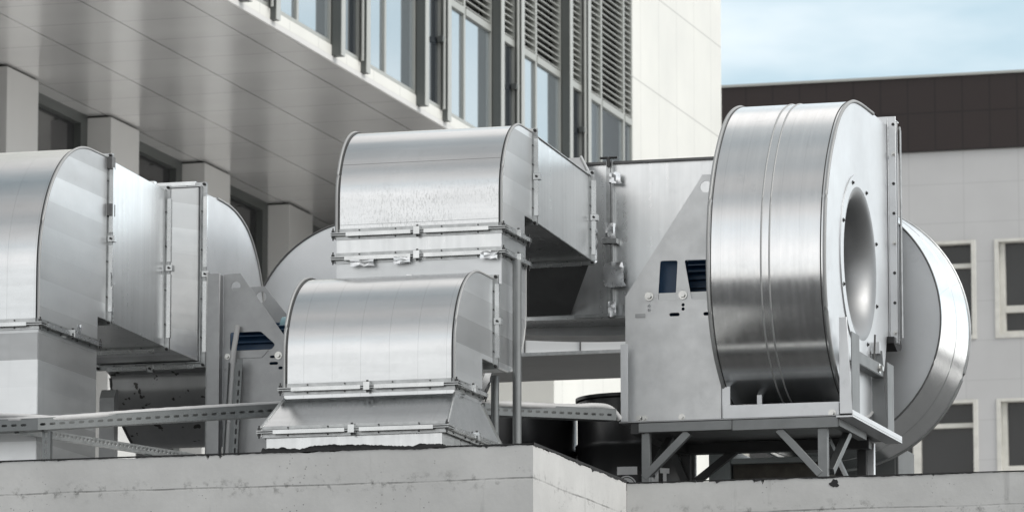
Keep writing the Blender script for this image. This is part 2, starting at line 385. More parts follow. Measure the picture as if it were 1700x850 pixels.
def flange(parent, ax, a0, a1, b0, b1, n, seed=0, sides='abAB', tape=0):
    """Slip-on duct flange: two lips, legs on the duct walls, cleats, a clamp mid-side and bolted corners."""
    rnd = random.Random(seed)
    def put(bb, u0, u1, v0, v1, n0, n1):
        if ax == 'Y': bb.box(u0, u1, n + n0, n + n1, v0, v1)
        elif ax == 'Z': bb.box(u0, u1, v0, v1, n + n0, n + n1)
        else: bb.box(n + n0, n + n1, u0, u1, v0, v1)
    def pt(u, v, q): return (u, n + q, v) if ax == 'Y' else ((u, v, n + q) if ax == 'Z' else (n + q, u, v))
    bb = B()
    def frame(o0, o1, n0, n1):
        put(bb, a0 - o1, a0 - o0, b0 - o1, b1 + o1, n0, n1); put(bb, a1 + o0, a1 + o1, b0 - o1, b1 + o1, n0, n1)
        put(bb, a0 - o0, a1 + o0, b0 - o1, b0 - o0, n0, n1); put(bb, a0 - o0, a1 + o0, b1 + o0, b1 + o1, n0, n1)
    frame(.0005, .030, -.0085, -.003); frame(.0005, .030, .003, .0085)
    frame(.0005, .0045, -.032, -.0085); frame(.0005, .0045, .0085, .032)
    fl = bb.build('flange', 'flange', parent)
    sl = B(); bb = sl
    frame(.0005, .024, -.003, .003)
    sl.build('gasket', 'seal', fl)
    cl = B(); bo = cl; la, lb = a1 - a0, b1 - b0
    for s in 'abAB':
        horiz = s in 'bB'; l0, l = (a0, la) if horiz else (b0, lb)
        for f0, f1 in ((.05 + rnd.uniform(0, .02), .46), (.54, .95 - rnd.uniform(0, .02))):
            p, q = l0 + l * f0, l0 + l * f1
            e = {'a': a0 - .037, 'A': a1 + .013, 'b': b0 - .037, 'B': b1 + .013}[s]
            if horiz: put(cl, p, q, e, e + .024, -.0145, .0075)
            else: put(cl, e, e + .024, p, q, -.0145, .0075)
        m = l0 + l * .5; e = {'a': a0 - .05, 'A': a1 + .008, 'b': b0 - .05, 'B': b1 + .008}[s]
        if horiz: put(cl, m - .018, m + .018, e, e + .042, -.022, .022); cl.dark = 1; bo.tube([pt(m, e + .021, -.034), pt(m, e + .021, .034)], .007, 6)
        else: put(cl, e, e + .042, m - .018, m + .018, -.022, .022); cl.dark = 1; bo.tube([pt(e + .021, m, -.034), pt(e + .021, m, .034)], .007, 6)
        # rivets on both legs
        for t in (.14, .36, .64, .86):
            u = l0 + l * t
            for q in (-.022, .022):
                c = {'a': (a0 - .005, u), 'A': (a1 + .005, u), 'b': (u, b0 - .005), 'B': (u, b1 + .005)}[s]
                d = {'a': (-.004, 0), 'A': (.004, 0), 'b': (0, -.004), 'B': (0, .004)}[s]
                cl.dark = 1; bo.tube([pt(c[0], c[1], q), pt(c[0] + d[0], c[1] + d[1], q)], .0045, 8)
    for ua in (a0 - .017, a1 + .017):
        for vb in (b0 - .017, b1 + .017):
            cl.dark = 1; bo.tube([pt(ua, vb, -.022), pt(ua, vb, .022)], .0095, 6); cl.dark = 1; bo.tube([pt(ua, vb, -.036), pt(ua, vb, .036)], .0045, 6)
    cl.build('cleat', 'cleat_steel', fl)
    return fl

def foil(parent, c, w, h, normal='-Y', seed=0):
    rnd = random.Random(seed); b = B(); nx, nz = 6, 6; g = []
    for i in range(nx):
        row = []
        for k in range(nz):
            u = (i / (nx - 1) - .5) * w * (1 + .3 * rnd.uniform(-1, 1) * (k in (0, nz - 1))); v = (k / (nz - 1) - .5) * h + rnd.uniform(-.006, .006)
            d = rnd.uniform(.006, .013)
            row.append(b.bm.verts.new((c[0] + u, c[1] - d, c[2] + v) if normal == '-Y' else (c[0] + d, c[1] + u, c[2] + v)))
        g.append(row)
    for i in range(nx - 1):
        for k in range(nz - 1): b.bm.faces.new((g[i][k], g[i + 1][k], g[i + 1][k + 1], g[i][k + 1]))
    return b.build('foil_tape', 'foil', parent, smooth=12)

def rim(parent, pts, x, r=.008, name='seam', mat='seam_steel'):
    return B().tube([(x, y, z) for y, z in pts], r, 8).build(name, mat, parent, smooth=60)

# ---------------------------------------------------------------- ground, roof deck, concrete walls
g = B().box(-900, 900, -600, 1500, -.5, 0).build('ground', 'asphalt'); tag(g, kind='structure')
dk = B().box(-40, 6, 28.98, 44, 4.2, 4.55).build('roof_deck', 'felt'); tag(dk, kind='structure')
dk = B().box(-40, 6, 44, 101, 4.2, 4.56).build('roof_bounce_deck', 'deck'); tag(dk, kind='structure')  # unseen pale deck, extended under the building to bounce light onto its soffit

def concrete_wall(root, x0, x1, y0, y1, zt, faces):
    """Body plus an edge whose rim is chipped; the broken line is real geometry."""
    b = B(); rnd = random.Random(int(abs(x0) * 10) + int(y0))
    B().box(x0 + .01, x1 - .01, y0 + .01, y1 - .01, 0, 4.42).build('unseen_dark_wall', 'dark_wall', root)  # unseen wall, made dark so the fan's lower curve reflects dark
    b.box(x0, x1, y0, y1, 4.42, zt - .05)
    def edge(p, q, inward):
        p, q, inward = Vector(p), Vector(q), Vector(inward); L_ = (q - p).length; n = int(L_ / .012)
        top, bot, back = [], [], []
        off = 0
        for i in range(n + 1):
            t = i / n; off = off * .82 + rnd.uniform(-.004, .004)
            chip = .0
            if rnd.random() < .02: chip = rnd.uniform(.008, .028)
            zz = zt - .004 + off * .6 - chip
            c = p.lerp(q, t)
            bot.append(b.bm.verts.new((c.x, c.y, zt - .05)))
            top.append(b.bm.verts.new((c.x, c.y, zz))); back.append(b.bm.verts.new((c.x + inward.x * .05, c.y + inward.y * .05, zt)))
        for i in range(n):
            b.bm.faces.new((bot[i], bot[i + 1], top[i + 1], top[i])); b.bm.faces.new((top[i], top[i + 1], back[i + 1], back[i]))
    for f in faces: edge(*f)
    return b

sh = thing('concrete_upstand', (-10.1, 27.8, 4.932), 'raised pale concrete upstand with a dirty pour joint, carrying the flared duct base', 'concrete wall')
b = concrete_wall(sh, -13.5, -7.585, 26.778, 28.90, 4.932, [((-13.5, 26.778, 0), (-7.585, 26.778, 0), (0, 1, 0)), ((-7.585, 26.778, 0), (-7.585, 28.752, 0), (-1, 0, 0))])
b.box(-13.45, -7.635, 26.828, 28.88, 4.87, 4.931)
b.build('concrete_body', 'concrete', sh, smooth=25)
rp = thing('roof_parapet', (-2.0, 28.8, 4.925), 'lower pale concrete parapet running right from the upstand under the big fan', 'concrete wall')
b = concrete_wall(rp, -7.583, 5.5, 28.756, 28.96, 4.925, [((-7.583, 28.756, 0), (5.5, 28.756, 0), (0, 1, 0))])
b.box(-7.583, 5.45, 28.806, 28.95, 4.87, 4.924)
b.build('concrete_body', 'concrete', rp, smooth=25)

def splash(root, x, y, z, r_, seed):
    rnd = random.Random(seed); n = 40; ph = [rnd.uniform(0, 6.28) for _ in range(4)]
    pts = []
    for i in range(n):
        t = 2 * math.pi * i / n; k = 1 + .16 * math.sin(3 * t + ph[0]) + .10 * math.sin(5 * t + ph[1]) + .06 * math.sin(9 * t + ph[2])
        pts.append((x + r_ * k * math.cos(t), z + r_ * .85 * k * math.sin(t)))
    B().prism(pts, y - .002, y + .004, 'Y').build('tar_splash', 'bitumen', root)
def tar(root, p, q, out, zt, seed, amp=1.0, lip=.5):
    rnd = random.Random(seed); p, q, out = Vector(p), Vector(q), Vector(out); L_ = (q - p).length; n = int(L_ / .010); b = B()
    A = []; v = 0; drip = 0
    for i in range(n + 1):
        c = p.lerp(q, i / n); v = v * .9 + rnd.uniform(-.0022, .0022)
        if rnd.random() < .012: drip = rnd.uniform(.008, .03)
        drip *= .72
        d = max(.0015, .005 * lip + v * amp + drip * amp)
        o = .004
        A.append([b.bm.verts.new((c.x + out.x * k, c.y + out.y * k, z)) for k, z in ((-.07, zt + .009 * lip), (o, zt + .009 * lip), (o, zt - d), (-.01, zt - d - .001))])
    for i in range(n):
        for k in range(3): b.bm.faces.new((A[i][k], A[i + 1][k], A[i + 1][k + 1], A[i][k + 1]))
    return b.build('tar_edge', 'bitumen', root, smooth=20)
tar(sh, (-13.5, 26.778, 0), (-7.585, 26.778, 0), (0, -1, 0), 4.934, 3)
tar(sh, (-7.585, 26.778, 0), (-7.585, 28.75, 0), (1, 0, 0), 4.934, 5, 1.6, 1.0)
splash(rp, -6.358, 28.756, 4.888, .026, 5)
tar(rp, (-7.58, 28.756, 0), (5.4, 28.756, 0), (0, -1, 0), 4.927, 8, .9, .35)

# ---------------------------------------------------------------- white office building on the left
XF, ZS = -20.25, 14.26
ob = thing('office_building', (-27, 70, 0), 'white office block with a grey metal soffit and tall blue windows between upright fins', 'building')
B().box(-34, XF - .25, 40, 83.1, ZS + .01, 26).box(XF - .25, XF, 77.22, 83.1, ZS + .01, 26).box(XF - .25, XF, 40, 77.22, 19.6, 26).build('upper_wall', 'cladding', ob)
B().box(XF - .25, XF, 40, 77.22, ZS + .012, 14.42).build('fascia', 'cladding', ob, bevel=.01)
B().box(-34, XF - .02, 40, 83.05, ZS - .03, ZS).build('soffit', 'soffit', ob)
B().box(XF - .02, XF + .012, 40, 83.05, ZS - .06, ZS + .01).build('drip_edge', 'pillar', ob)
B().box(-34, -24.86, 40, 83, 0, ZS - .03).build('recessed_wall', 'pillar', ob)
for k in range(-3, 6):
    y1 = 62.28 + 3.82 * k
    B().box(-24.855, -24.36, y1 - 1.11, y1, 0, ZS - .058).build('pillar', 'pillar', ob, bevel=.01)
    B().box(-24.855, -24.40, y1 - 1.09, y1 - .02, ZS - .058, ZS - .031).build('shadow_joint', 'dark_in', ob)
    wf = B().box(-24.855, -24.70, y1 + .002, y1 + 2.70, ZS - .17, ZS - .031).box(-24.855, -24.70, y1 + 2.45, y1 + 2.70, 0, ZS - .17).box(-24.855, -24.71, y1 + .002, y1 + .12, 0, ZS - .17).box(-24.855, -24.72, y1 + .12, y1 + 2.45, 12.2, 12.3).build('window', 'fin_dark', ob)
    B().box(-24.855, -24.80, y1 + .125, y1 + 2.445, 0, ZS - .175).build('pane', 'glass_deep', wf)
B().box(-21.6, XF - .003, 72.63, 83.08, 0, ZS - .065).build('ground_floor_block', 'cladding', ob)

def facade_window(y0, y1, louvre=True, gl='glass_sky', zt0=15.97, zt1=16.07):
    """One window bay: frame, glass below the transom and louvres above it."""
    f = B(); x0, x1 = XF - .13, XF - .005; t = .04
    f.box(x0, x1, y0, y0 + t, 14.42, 19.6).box(x0, x1, y1 - t, y1, 14.42, 19.6)
    f.box(x0, x1, y0 + t, y1 - t, 14.42, 14.47).box(x0, x1 + .01, y0 + t, y1 - t, zt0, zt1).box(x0, x1, y0 + t, y1 - t, 19.5, 19.6)
    fo = f.build('window', 'mullion', ob)
    B().box(XF - .055, XF - .04, y0 + t + .002, y1 - t - .002, 14.472, zt0 - .002).build('pane', gl, fo)
    B().box(XF - .24, XF - .20, y0 + .01, y1 - .01, 14.43, 19.59).build('backing', 'dark_in', fo)
    s = B(); z = zt1 + .03
    while z < 19.4:
        s.hexa([(XF - .015, y0 + t, z), (XF - .015, y1 - t, z), (XF - .015, y1 - t, z + .012), (XF - .015, y0 + t, z + .012)][::-1],
               [(XF - .13, y0 + t, z + .052), (XF - .13, y1 - t, z + .052), (XF - .13, y1 - t, z + .064), (XF - .13, y0 + t, z + .064)][::-1])
        z += .095
    lv = s.build('louvre', 'louvre', fo)
def fin(y0, y1, p, light):
    f = B().box(XF + .001, XF + p, y0, y1, ZS + .02, 19.7).build('fin', 'fin_dark', ob)
    B().box(XF + p + .001, XF + p + .012, y0 - .005, y1 + .005, ZS + .02, 19.7).build('fin_cap', 'fin_light', f)
    return f
for k in range(-2, 4):
    o = 62.02 + 3.68 * k
    fin(o, o + .15, .125, 0)
    facade_window(o + .16, o + 1.18, gl='glass_dark')
    f = fin(o + 1.22, o + 1.37, .075, 0)
    B().tube([(XF + .05, o + 1.14, ZS + .16), (XF + .05, o + 1.14, 19.6)], .022, 8).build('rod', 'fin_light', f)
    B().box(XF - .02, XF + .06, o + 1.05, o + 1.215, 15.35, 15.43).build('clamp', 'fin_dark', f)
    facade_window(o + 1.38, o + 2.31); facade_window(o + 2.31, o + 3.66)
    if k == 3: facade_window(o + 3.66, o + 4.16)

# ---------------------------------------------------------------- grey building on the right
YR = 101.25
gb = thing('grey_building', (-15, 105, 0), 'grey panelled building with a dark brown roof band and white framed windows', 'building')
cols = [-19.44 + 2.66 * k for k in range(-6, 3)]; rows = [15.74, 12.52, 9.3, 6.08]
def in_col(): 
    xs = [-48]
    for c in cols: xs += [c - 2.28, c]
    return xs + [-13.2]
wl = B(); xs = in_col()
for i in range(0, len(xs), 2): wl.box(xs[i], xs[i + 1], YR, YR + .4, 0, 19.58)
for c in cols:
    zs = [0]
    for r in rows[::-1]: zs += [r, r + 2.0]
    zs.append(19.58)
    for i in range(0, len(zs), 2): wl.box(c - 2.28, c, YR, YR + .4, zs[i], zs[i + 1])
wl.box(-48, -13.2, YR + .4, YR + 14, 0, 19.58)
wl.build('wall', 'grey_clad', gb)
rb = B().box(-48.1, -13.1, YR - .06, YR + 14, 19.58, 21.10).build('roof_band', 'brown', gb)
B().box(-48.15, -13.05, YR - .10, YR + 14.1, 21.10, 21.15).build('coping', 'fin_light', rb)
for c in cols:
    for r in rows:
        if r < 9 or c < -34: continue
        x0, x1, z0, z1 = c - 2.28, c, r, r + 2.0
        f = B()
        for e in ((x0, x0 + .09, z0, z1), (x1 - .09, x1, z0, z1), (x0 + .09, x1 - .09, z0, z0 + .08), (x0 + .09, x1 - .09, z1 - .06, z1)):
            f.box(e[0], e[1], YR - .03, YR + .22, e[2], e[3])
        f.box(x0 + .09, x0 + .19, YR + .10, YR + .22, z0 + .08, z1 - .06)
        f.box(x0 + .93, x0 + 1.09, YR + .10, YR + .22, z0 + .08, z1 - .06)
        f.box(x0 + .19, x0 + .93, YR + .10, YR + .22, z0 + .52, z0 + .66); f.box(x0 + .19, x0 + .93, YR + .10, YR + .22, z0 + .08, z0 + .15)
        f.box(x0 + 1.09, x1 - .09, YR + .10, YR + .22, z0 + 1.46, z0 + 1.55)
        fo = f.build('window', 'white_frame', gb, bevel=.006)
        B().box(x0 + .1, x1 - .1, YR + .225, YR + .24, z0 + .085, z1 - .065).build('pane', 'glass_deep', fo)
        B().box(x0 + .01, x1 - .01, YR + .36, YR + .398, z0 + .02, z1 - .02).build('curtain', 'curtain', fo)

# ---------------------------------------------------------------- centre duct run
def elbow(root, x0, x1, prof, outer, roll, side):
    """prof: closed YZ outline; outer: its curved run. Rolled skin, two flat cheeks and folded seams."""
    e = B().prism(prof, x0 + .004, x1 - .004).build('elbow', roll, root, smooth=25)
    for x, s in ((x0, -1), (x1, 1)):
        inn = prof
        B().prism(inn, x - .0035, x + .0035).build('cheek', side, e, smooth=10)
    off = []
    for i, (y, z) in enumerate(outer):
        a = outer[max(i - 1, 0)]; c = outer[min(i + 1, len(outer) - 1)]
        d = Vector((c[0] - a[0], c[1] - a[1])).normalized(); nrm = Vector((-d.y, d.x))
        off.append((y + nrm.x * .006, z + nrm.y * .006))
    for x in (x0, x1):
        rim(e, off, x, .0085)
    rim(e, [(y, z) for y, z in off], x1 - .014, .003, 'sealant', 'seal'); rim(e, off, x0 + .014, .003, 'sealant', 'seal')
    return e

X0, X1 = -9.125, -8.135
d1 = thing('duct_run', (-8.63, 27.3, 4.94), 'stepped galvanised duct run climbing from a flared base on the upstand in two rounded bends', 'duct')
# curb and flare
B().box(-9.135, -8.125, 26.86, 27.86, 4.942, 5.048).build('curb', 'galv', d1)
def tar_bead(p, q, out, seed):
    rnd = random.Random(seed); p, q, out = Vector(p), Vector(q), Vector(out); n = 150; b = B(); A = []; v = 0
    for i in range(n + 1):
        v = v * .93 + rnd.uniform(-.0035, .0035); h = max(.014, .030 + v); c = p.lerp(q, i / n); w_ = .012 + abs(v) * .6
        A.append([b.bm.verts.new((c.x + out.x * k, c.y + out.y * k, 4.9345 + z)) for k, z in ((w_ + .012, 0), (w_, h * .55), (0, h))])
    for i in range(n):
        for k in range(2): b.bm.faces.new((A[i][k], A[i + 1][k], A[i + 1][k + 1], A[i][k + 1]))
    b.build('tar_seal', 'bitumen', d1, smooth=60)
tar_bead((-9.16, 26.859, 0), (-8.115, 26.859, 0), (0, -1, 0), 2); tar_bead((-8.124, 26.85, 0), (-8.124, 27.86, 0), (1, 0, 0), 4)
fx0, fx1, fy0, fy1 = -9.172, -8.085, 26.83, 27.90
fl = B().hexa([(fx0, fy0, 5.06), (fx1, fy0, 5.06), (fx1, fy1, 5.06), (fx0, fy1, 5.06)], [(X0, 27.13, 5.272), (X1, 27.13, 5.272), (X1, 27.665, 5.272), (X0, 27.665, 5.272)])
fl.box(X0, X1, 27.13, 27.665, 5.272, 5.33)
flo = fl.build('base_flare', 'galv_roll', d1, smooth=5)
for a, c in (((fx1, fy0, 5.06), (X1, 27.13, 5.272)), ((fx0, fy0, 5.06), (X0, 27.13, 5.272)), ((fx1, fy1, 5.06), (X1, 27.665, 5.272))):
    B().tube([a, c], .008, 8).build('seam', 'flange', flo)
flange(d1, 'Z', fx0 + .02, fx1 - .02, fy0 + .02, fy1 - .02, 5.055, 1)
flange(d1, 'Z', X0, X1, 27.13, 27.665, 5.325, 2)
# lower elbow: up from the base, back towards +Y
zt, zb, yf, yn = 6.01, 5.532, 27.895, 27.66
r = .50
out1 = [(27.13, 5.335)] + arc(27.13 + r, zt - r, r, 180, 90, 30)
prof = out1 + [(yf, zt), (yf, zb), (yn, zb), (yn, 5.335)]
elbow(d1, X0, X1, prof, out1 + [(yf - .03, zt)], 'galv_roll', 'galv_side')
flange(d1, 'Y', X0, X1, zb, zt, yf, 3)
# bend up
r = .42; ys, ye = 28.062, 28.562
out2 = [(yf + .005, 5.517), (28.10, 5.517)] + arc(ye - r, 5.517 + r, r, -90, 0, 24) + [(ye, 6.19)]
prof2 = out2 + [(ys, 6.19), (ys, zt), (yf + .005, zt)]
be = B().prism(prof2, X0, X1).build('bend', 'galv_side', d1, smooth=25)
rim(be, out2, X1, .007); rim(be, out2, X0, .007)
flange(d1, 'Z', X0, X1, ys, ye, 6.197, 4)
B().box(X0, X1, ys, ye, 6.202, 6.332).build('riser', 'galv', d1)
flange(d1, 'Z', X0, X1, ys, ye, 6.337, 5)
# upper elbow
zt2, zb2, yf2, yn2 = 6.992, 6.478, 28.715, 28.53
r = .40
out3 = [(ys, 6.342), (ys, zt2 - r * 1.15)] + [(ys + r - r * math.cos(R(t)), zt2 - r * 1.15 + r * 1.15 * math.sin(R(t))) for t in range(3, 91, 3)]
prof3 = out3 + [(yf2, zt2), (yf2, zb2), (yn2, zb2), (yn2, 6.342)]
elbow(d1, X0, X1, prof3, out3 + [(yf2 - .03, zt2)], 'galv_roll_dirty', 'galv_side')
flange(d1, 'Y', X0, X1, zb2, zt2, yf2, 6)
# straight run back and the hopper that narrows to the plenum
tr = B().hexa([(X0, 28.72, zb2), (X1, 28.72, zb2), (X1, 28.72, zt2), (X0, 28.72, zt2)], [(X0, 29.99, 6.432), (X1, 29.99, 6.432), (X1, 29.99, 6.95), (X0, 29.99, 6.95)]).build('straight_duct', 'galv', d1, smooth=5)
for z0, z1 in ((zb2, 6.432), (zt2, 6.95)): B().tube([(X1 + .002, 28.74, z0), (X1 + .002, 29.98, z1)], .006, 8).build('seam', 'flange', tr)
flange(d1, 'Y', X0, X1, 6.432, 6.95, 29.995, 7)
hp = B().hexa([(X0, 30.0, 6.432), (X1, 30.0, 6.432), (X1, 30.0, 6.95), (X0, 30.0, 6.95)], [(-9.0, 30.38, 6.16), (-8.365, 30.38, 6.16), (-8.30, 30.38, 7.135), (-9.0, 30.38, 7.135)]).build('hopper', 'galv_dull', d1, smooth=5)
B().tube([(X1, 30.0, 6.955), (-8.295, 30.375, 7.137)], .009, 8).build('seam', 'flange', hp)
foil(d1, (-8.10, 29.99, 6.56), .03, .12, 'X', 4); foil(d1, (X1 + .02, 30.0, 6.46), .05, .10, '-Y', 14)
foil(d1, (-8.20, ys - .03, 6.175), .10, .045, '-Y', 5); foil(d1, (-8.96, ys - .03, 6.165), .14, .04, '-Y', 6); foil(d1, (-8.72, ys - .03, 6.17), .10, .04, '-Y', 7)

# plenum box behind the hopper
pl = thing('plenum_box', (-8.1, 30.7, 6.6), 'large upright sheet metal plenum box with taped vertical flange, behind the bracket plate', 'duct')
pts = [(-9.05, 7.112), (-7.30, 7.085)] + [(-7.30, 6.12)] + [(-7.30 - 1.75 * i / 20, 6.12 - .05 * math.sin(math.pi * i / 20)) for i in range(1, 20)] + [(-9.05, 6.15)]
bx = B().prism([(-9.05, 7.105), (-7.30, 7.085), (-7.30, 6.118), (-9.05, 6.14)], 30.40, 30.72, 'Y').build('box_shell', 'galv', pl, smooth=15)
B().prism([(-9.05, 7.09), (-7.30, 7.07)] + pts[2:], 30.725, 31.02, 'Y').build('rear_shell', 'galv_dull', pl, smooth=20)
v = B().box(-8.128, -8.118, 30.352, 30.399, 6.13, 7.10).box(-8.098, -8.088, 30.352, 30.399, 6.13, 7.10).box(-8.117, -8.100, 30.345, 30.39, 6.15, 6.58).box(-8.117, -8.100, 30.345, 30.39, 6.63, 7.07).box(-8.15, -8.06, 30.33, 30.39, 6.585, 6.615)
vf = v.build('flange', 'flange', pl)
B().box(-8.34, -7.32, 30.375, 30.399, 7.085, 7.10).build('top_flange', 'flange_dark', pl)
B().box(-8.34, -8.13, 30.37, 30.399, 6.135, 6.155).box(-8.087, -7.75, 30.375, 30.399, 6.125, 6.14).build('bottom_flange', 'flange', pl)
foil(pl, (-8.08, 30.345, 6.39), .13, .15, '-Y', 21); foil(pl, (-8.10, 30.35, 6.66), .06, .10, '-Y', 22); foil(pl, (-8.09, 30.35, 6.18), .05, .09, '-Y', 23); foil(pl, (-8.07, 30.35, 6.99), .07, .07, '-Y', 24)
B().tube([(-8.108, 30.33, 7.12), (-8.108, 30.33, 7.06)], .012, 8).tube([(-8.16, 30.33, 7.115), (-8.05, 30.33, 7.115)], .008, 6).build('bolt', 'bolt_dark', pl)

# ---------------------------------------------------------------- left duct run
XA0, XA1 = -11.65, -10.622
d2 = thing('duct_run', (-11.1, 27.7, 4.94), 'large galvanised duct at left edge, rising past the cable tray into one big bend', 'duct')
rz = B().box(XA0, XA1, 27.205, 28.14, 4.94, 5.755).build('riser', 'galv_side', d2)
B().box(XA0 + .01, XA1 - .003, 27.199, 27.2045, 4.95, 5.72).build('front_sheet', 'galv_side', rz)
flange(d2, 'Z', XA0, XA1, 27.205, 28.14, 5.765, 11)
zt, zb, yf, yn = 6.893, 5.932, 28.30, 28.14
r = .80
outA = [(27.205, 5.77)] + [(27.205 + r - r * math.cos(R(t)), zt - .82 + .82 * math.sin(R(t))) for t in range(0, 91, 3)]
profA = outA + [(yf, zt), (yf, zb), (yn, zb), (yn, 5.77)]
elbow(d2, XA0, XA1, profA, outA + [(yf - .03, zt)], 'galv_roll', 'galv_side')
flange(d2, 'Y', XA0, XA1, zb, zt, yf, 12)
B().hexa([(XA0, 28.305, zb), (XA1, 28.305, zb), (XA1, 28.305, zt), (XA0, 28.305, zt)], [(XA0, 29.30, 5.905), (XA1, 29.30, 5.905), (XA1, 29.30, 6.862), (XA0, 29.30, 6.862)]).build('straight_duct', 'galv', d2, smooth=5)
flange(d2, 'Y', XA0, XA1, 5.905, 6.862, 29.305, 13)
B().hexa([(XA0, 29.31, 5.905), (XA1, 29.31, 5.905), (XA1, 29.31, 6.862), (XA0, 29.31, 6.862)], [(-11.12, 29.535, 5.835), (-10.475, 29.535, 5.835), (-10.475, 29.535, 6.915), (-11.12, 29.535, 6.915)]).build('transition', 'galv_side', d2, smooth=5)
flange(d2, 'Y', -11.12, -10.475, 5.835, 6.915, 29.545, 14)
foil(d2, (XA1 + .025, 28.30, 6.17), .05, .09, 'X', 31); foil(d2, (XA1 + .025, 28.30, 5.97), .05, .10, 'X', 32); foil(d2, (XA1 + .02, 27.77, 5.80), .06, .07, 'X', 33)
B().box(XA1 + .003, XA1 + .035, 28.27, 28.33, 6.55, 6.62).box(XA1 + .003, XA1 + .035, 28.265, 28.325, 6.83, 6.90).build('clamp', 'flange_dark', d2)
foil(d1, (X1 + .02, 27.9, 5.93), .03, .06, 'X', 34)

# ---------------------------------------------------------------- left fan
fa = thing('blower_fan', (-10.5, 29.9, 4.55), 'dull spotted centrifugal fan behind the left duct bend with a slanted motor bracket', 'fan')
profF = [(29.56, 6.88), (29.80, 6.885), (30.12, 6.862), (30.39, 6.77), (30.58, 6.60), (30.69, 6.38), (30.73, 6.12), (30.70, 5.88), (30.62, 5.66), (30.50, 5.50), (30.36, 5.42), (30.22, 5.405), (30.08, 5.46), (29.89, 5.58), (29.78, 5.70), (29.735, 5.80), (29.56, 5.85)]
def smooth_closed(p, n=6, sharp=()):
    out = []; k = len(p)
    for i in range(k):
        a, b_, c, d = (Vector(p[(i + j - 1) % k]) for j in range(4))
        if i in sharp: out.append(tuple(b_)); continue
        for t in range(n):
            u = t / n
            q = .5 * ((2 * b_) + (c - a) * u + (2 * a - 5 * b_ + 4 * c - d) * u * u + (3 * b_ - a - 3 * c + d) * u ** 3)
            out.append(tuple(q))
    return out
pf = smooth_closed(profF, 6, (0, len(profF) - 1, len(profF) - 2))
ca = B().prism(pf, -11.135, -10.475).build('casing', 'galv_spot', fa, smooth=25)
B().prism(pf, -10.4745, -10.467).build('side_plate', 'galv_fan_side', ca, smooth=5)
curve = pf[1:-2]
rim(ca, curve, -10.467, .009); rim(ca, curve, -11.137, .009, 'seam', 'flange_dark'); rim(ca, curve, -10.50, .006, 'sealant', 'seal')
def motor_plate(root, prof, y, holes, t=.006, name='motor_plate', mat='galv_plate'):
    return B().prism(prof, y, y + t, 'Y', holes).build(name, mat, root, smooth=20)
win = rpoly([(-10.149, 5.953), (-9.955, 5.953), (-9.862, 5.87), (-9.885, 5.842), (-10.149, 5.842)], .014)
hl = [circle(-10.115, 6.233, .029), win, slot(-9.872, 5.797, .05, .015), slot(-9.872, 5.757, .055, .017), slot(-9.815, 5.728, .055, .017), slot(-10.165, 5.80, .03, .014), slot(-10.165, 5.725, .034, .014)]
mp = motor_plate(fa, [(-10.193, 4.60), (-9.70, 4.60), (-9.70, 5.775), (-10.088, 6.310), (-10.193, 6.306)], 29.15, hl, mat='plate_darkened')
B().box(-10.281, -10.275, 29.085, 29.15, 4.60, 6.317).box(-10.275, -10.195, 29.085, 29.092, 4.60, 6.305).box(-10.201, -10.195, 29.092, 29.15, 4.60, 6.3).build('angle_upright', 'plate_darkened', fa, bevel=.002)
motor_plate(fa, [(-10.36, 4.60), (-9.70, 4.60), (-9.70, 5.80), (-10.108, 6.305), (-10.36, 6.30)], 29.66, [circle(-10.128, 6.238, .034)], mat='plate_darkened')
B().prism([(-10.14, 5.838), (-9.905, 5.838), (-9.945, 5.795), (-10.10, 5.795)], 29.145, 29.1495, 'Y').build('stiffener', 'plate_darkened', mp)
bolts(mp, [((-9.842, 29.148, 5.803), '-Y', .014, .014), ((-10.165, 29.148, 5.808), '-Y', .011, .012)])
def motor(root, c, x0, x1, r_, teal=False):
    m = B().tube([(x0, c[0], c[1]), (x1, c[0], c[1])], r_, 40).build('motor', 'motor', root)
    f_ = B(); n = 26
    for i in range(n):
        t = 2 * math.pi * i / n
        f_.bar((x0 + .04, c[0] + (r_ + .012) * math.cos(t), c[1] + (r_ + .012) * math.sin(t)), (x1 - .04, c[0] + (r_ + .012) * math.cos(t), c[1] + (r_ + .012) * math.sin(t)), .007, .028, (0, math.cos(t), math.sin(t)))
    f_.build('cooling_fins', 'motor', m)
    return m
ma = motor(fa, (29.42, 5.86), -10.20, -9.74, .155)
B().tube([(-9.90, 29.42, 5.99), (-9.78, 29.42, 5.99), (-9.74, 29.42, 5.985)], [.085, .085, .06], 24).build('terminal_cap', 'motor_teal', ma)
B().prism([(29.20, 4.60), (29.20, 5.592), (29.235, 5.645), (29.27, 5.645), (29.27, 4.6)], -11.0, -10.905).build('side_upright', 'plate_darkened', fa)

# ---------------------------------------------------------------- big right fan
fc = thing('blower_fan', (-6.85, 30.1, 4.55), 'big shiny centrifugal fan with an open bell mouth, on a braced steel stand at right', 'fan')
profC = [(30.95, 7.345), (30.55, 7.348), (30.15, 7.342), (29.93, 7.312), (29.72, 7.235), (29.54, 7.115), (29.36, 6.915), (29.245, 6.72), (29.18, 6.53), (29.15, 6.27), (29.17, 6.04), (29.25, 5.83), (29.37, 5.68), (29.56, 5.54), (29.80, 5.455), (30.08, 5.43), (30.36, 5.47), (30.62, 5.60), (30.80, 5.79), (30.90, 6.02), (30.95, 6.03)]
pc = smooth_closed(profC, 7, (0, len(profC) - 1, len(profC) - 2))
ic = (30.10, 6.355)
cc = B().prism(pc, -7.19, -6.50, 'X', [circle(ic[0], ic[1], .47, 64)]).build('casing', 'galv_fan', fc, smooth=25)
B().prism(pc, -6.4995, -6.492, 'X', [circle(ic[0], ic[1], .468, 64)]).build('side_plate', 'galv_fan_side', cc, smooth=5)
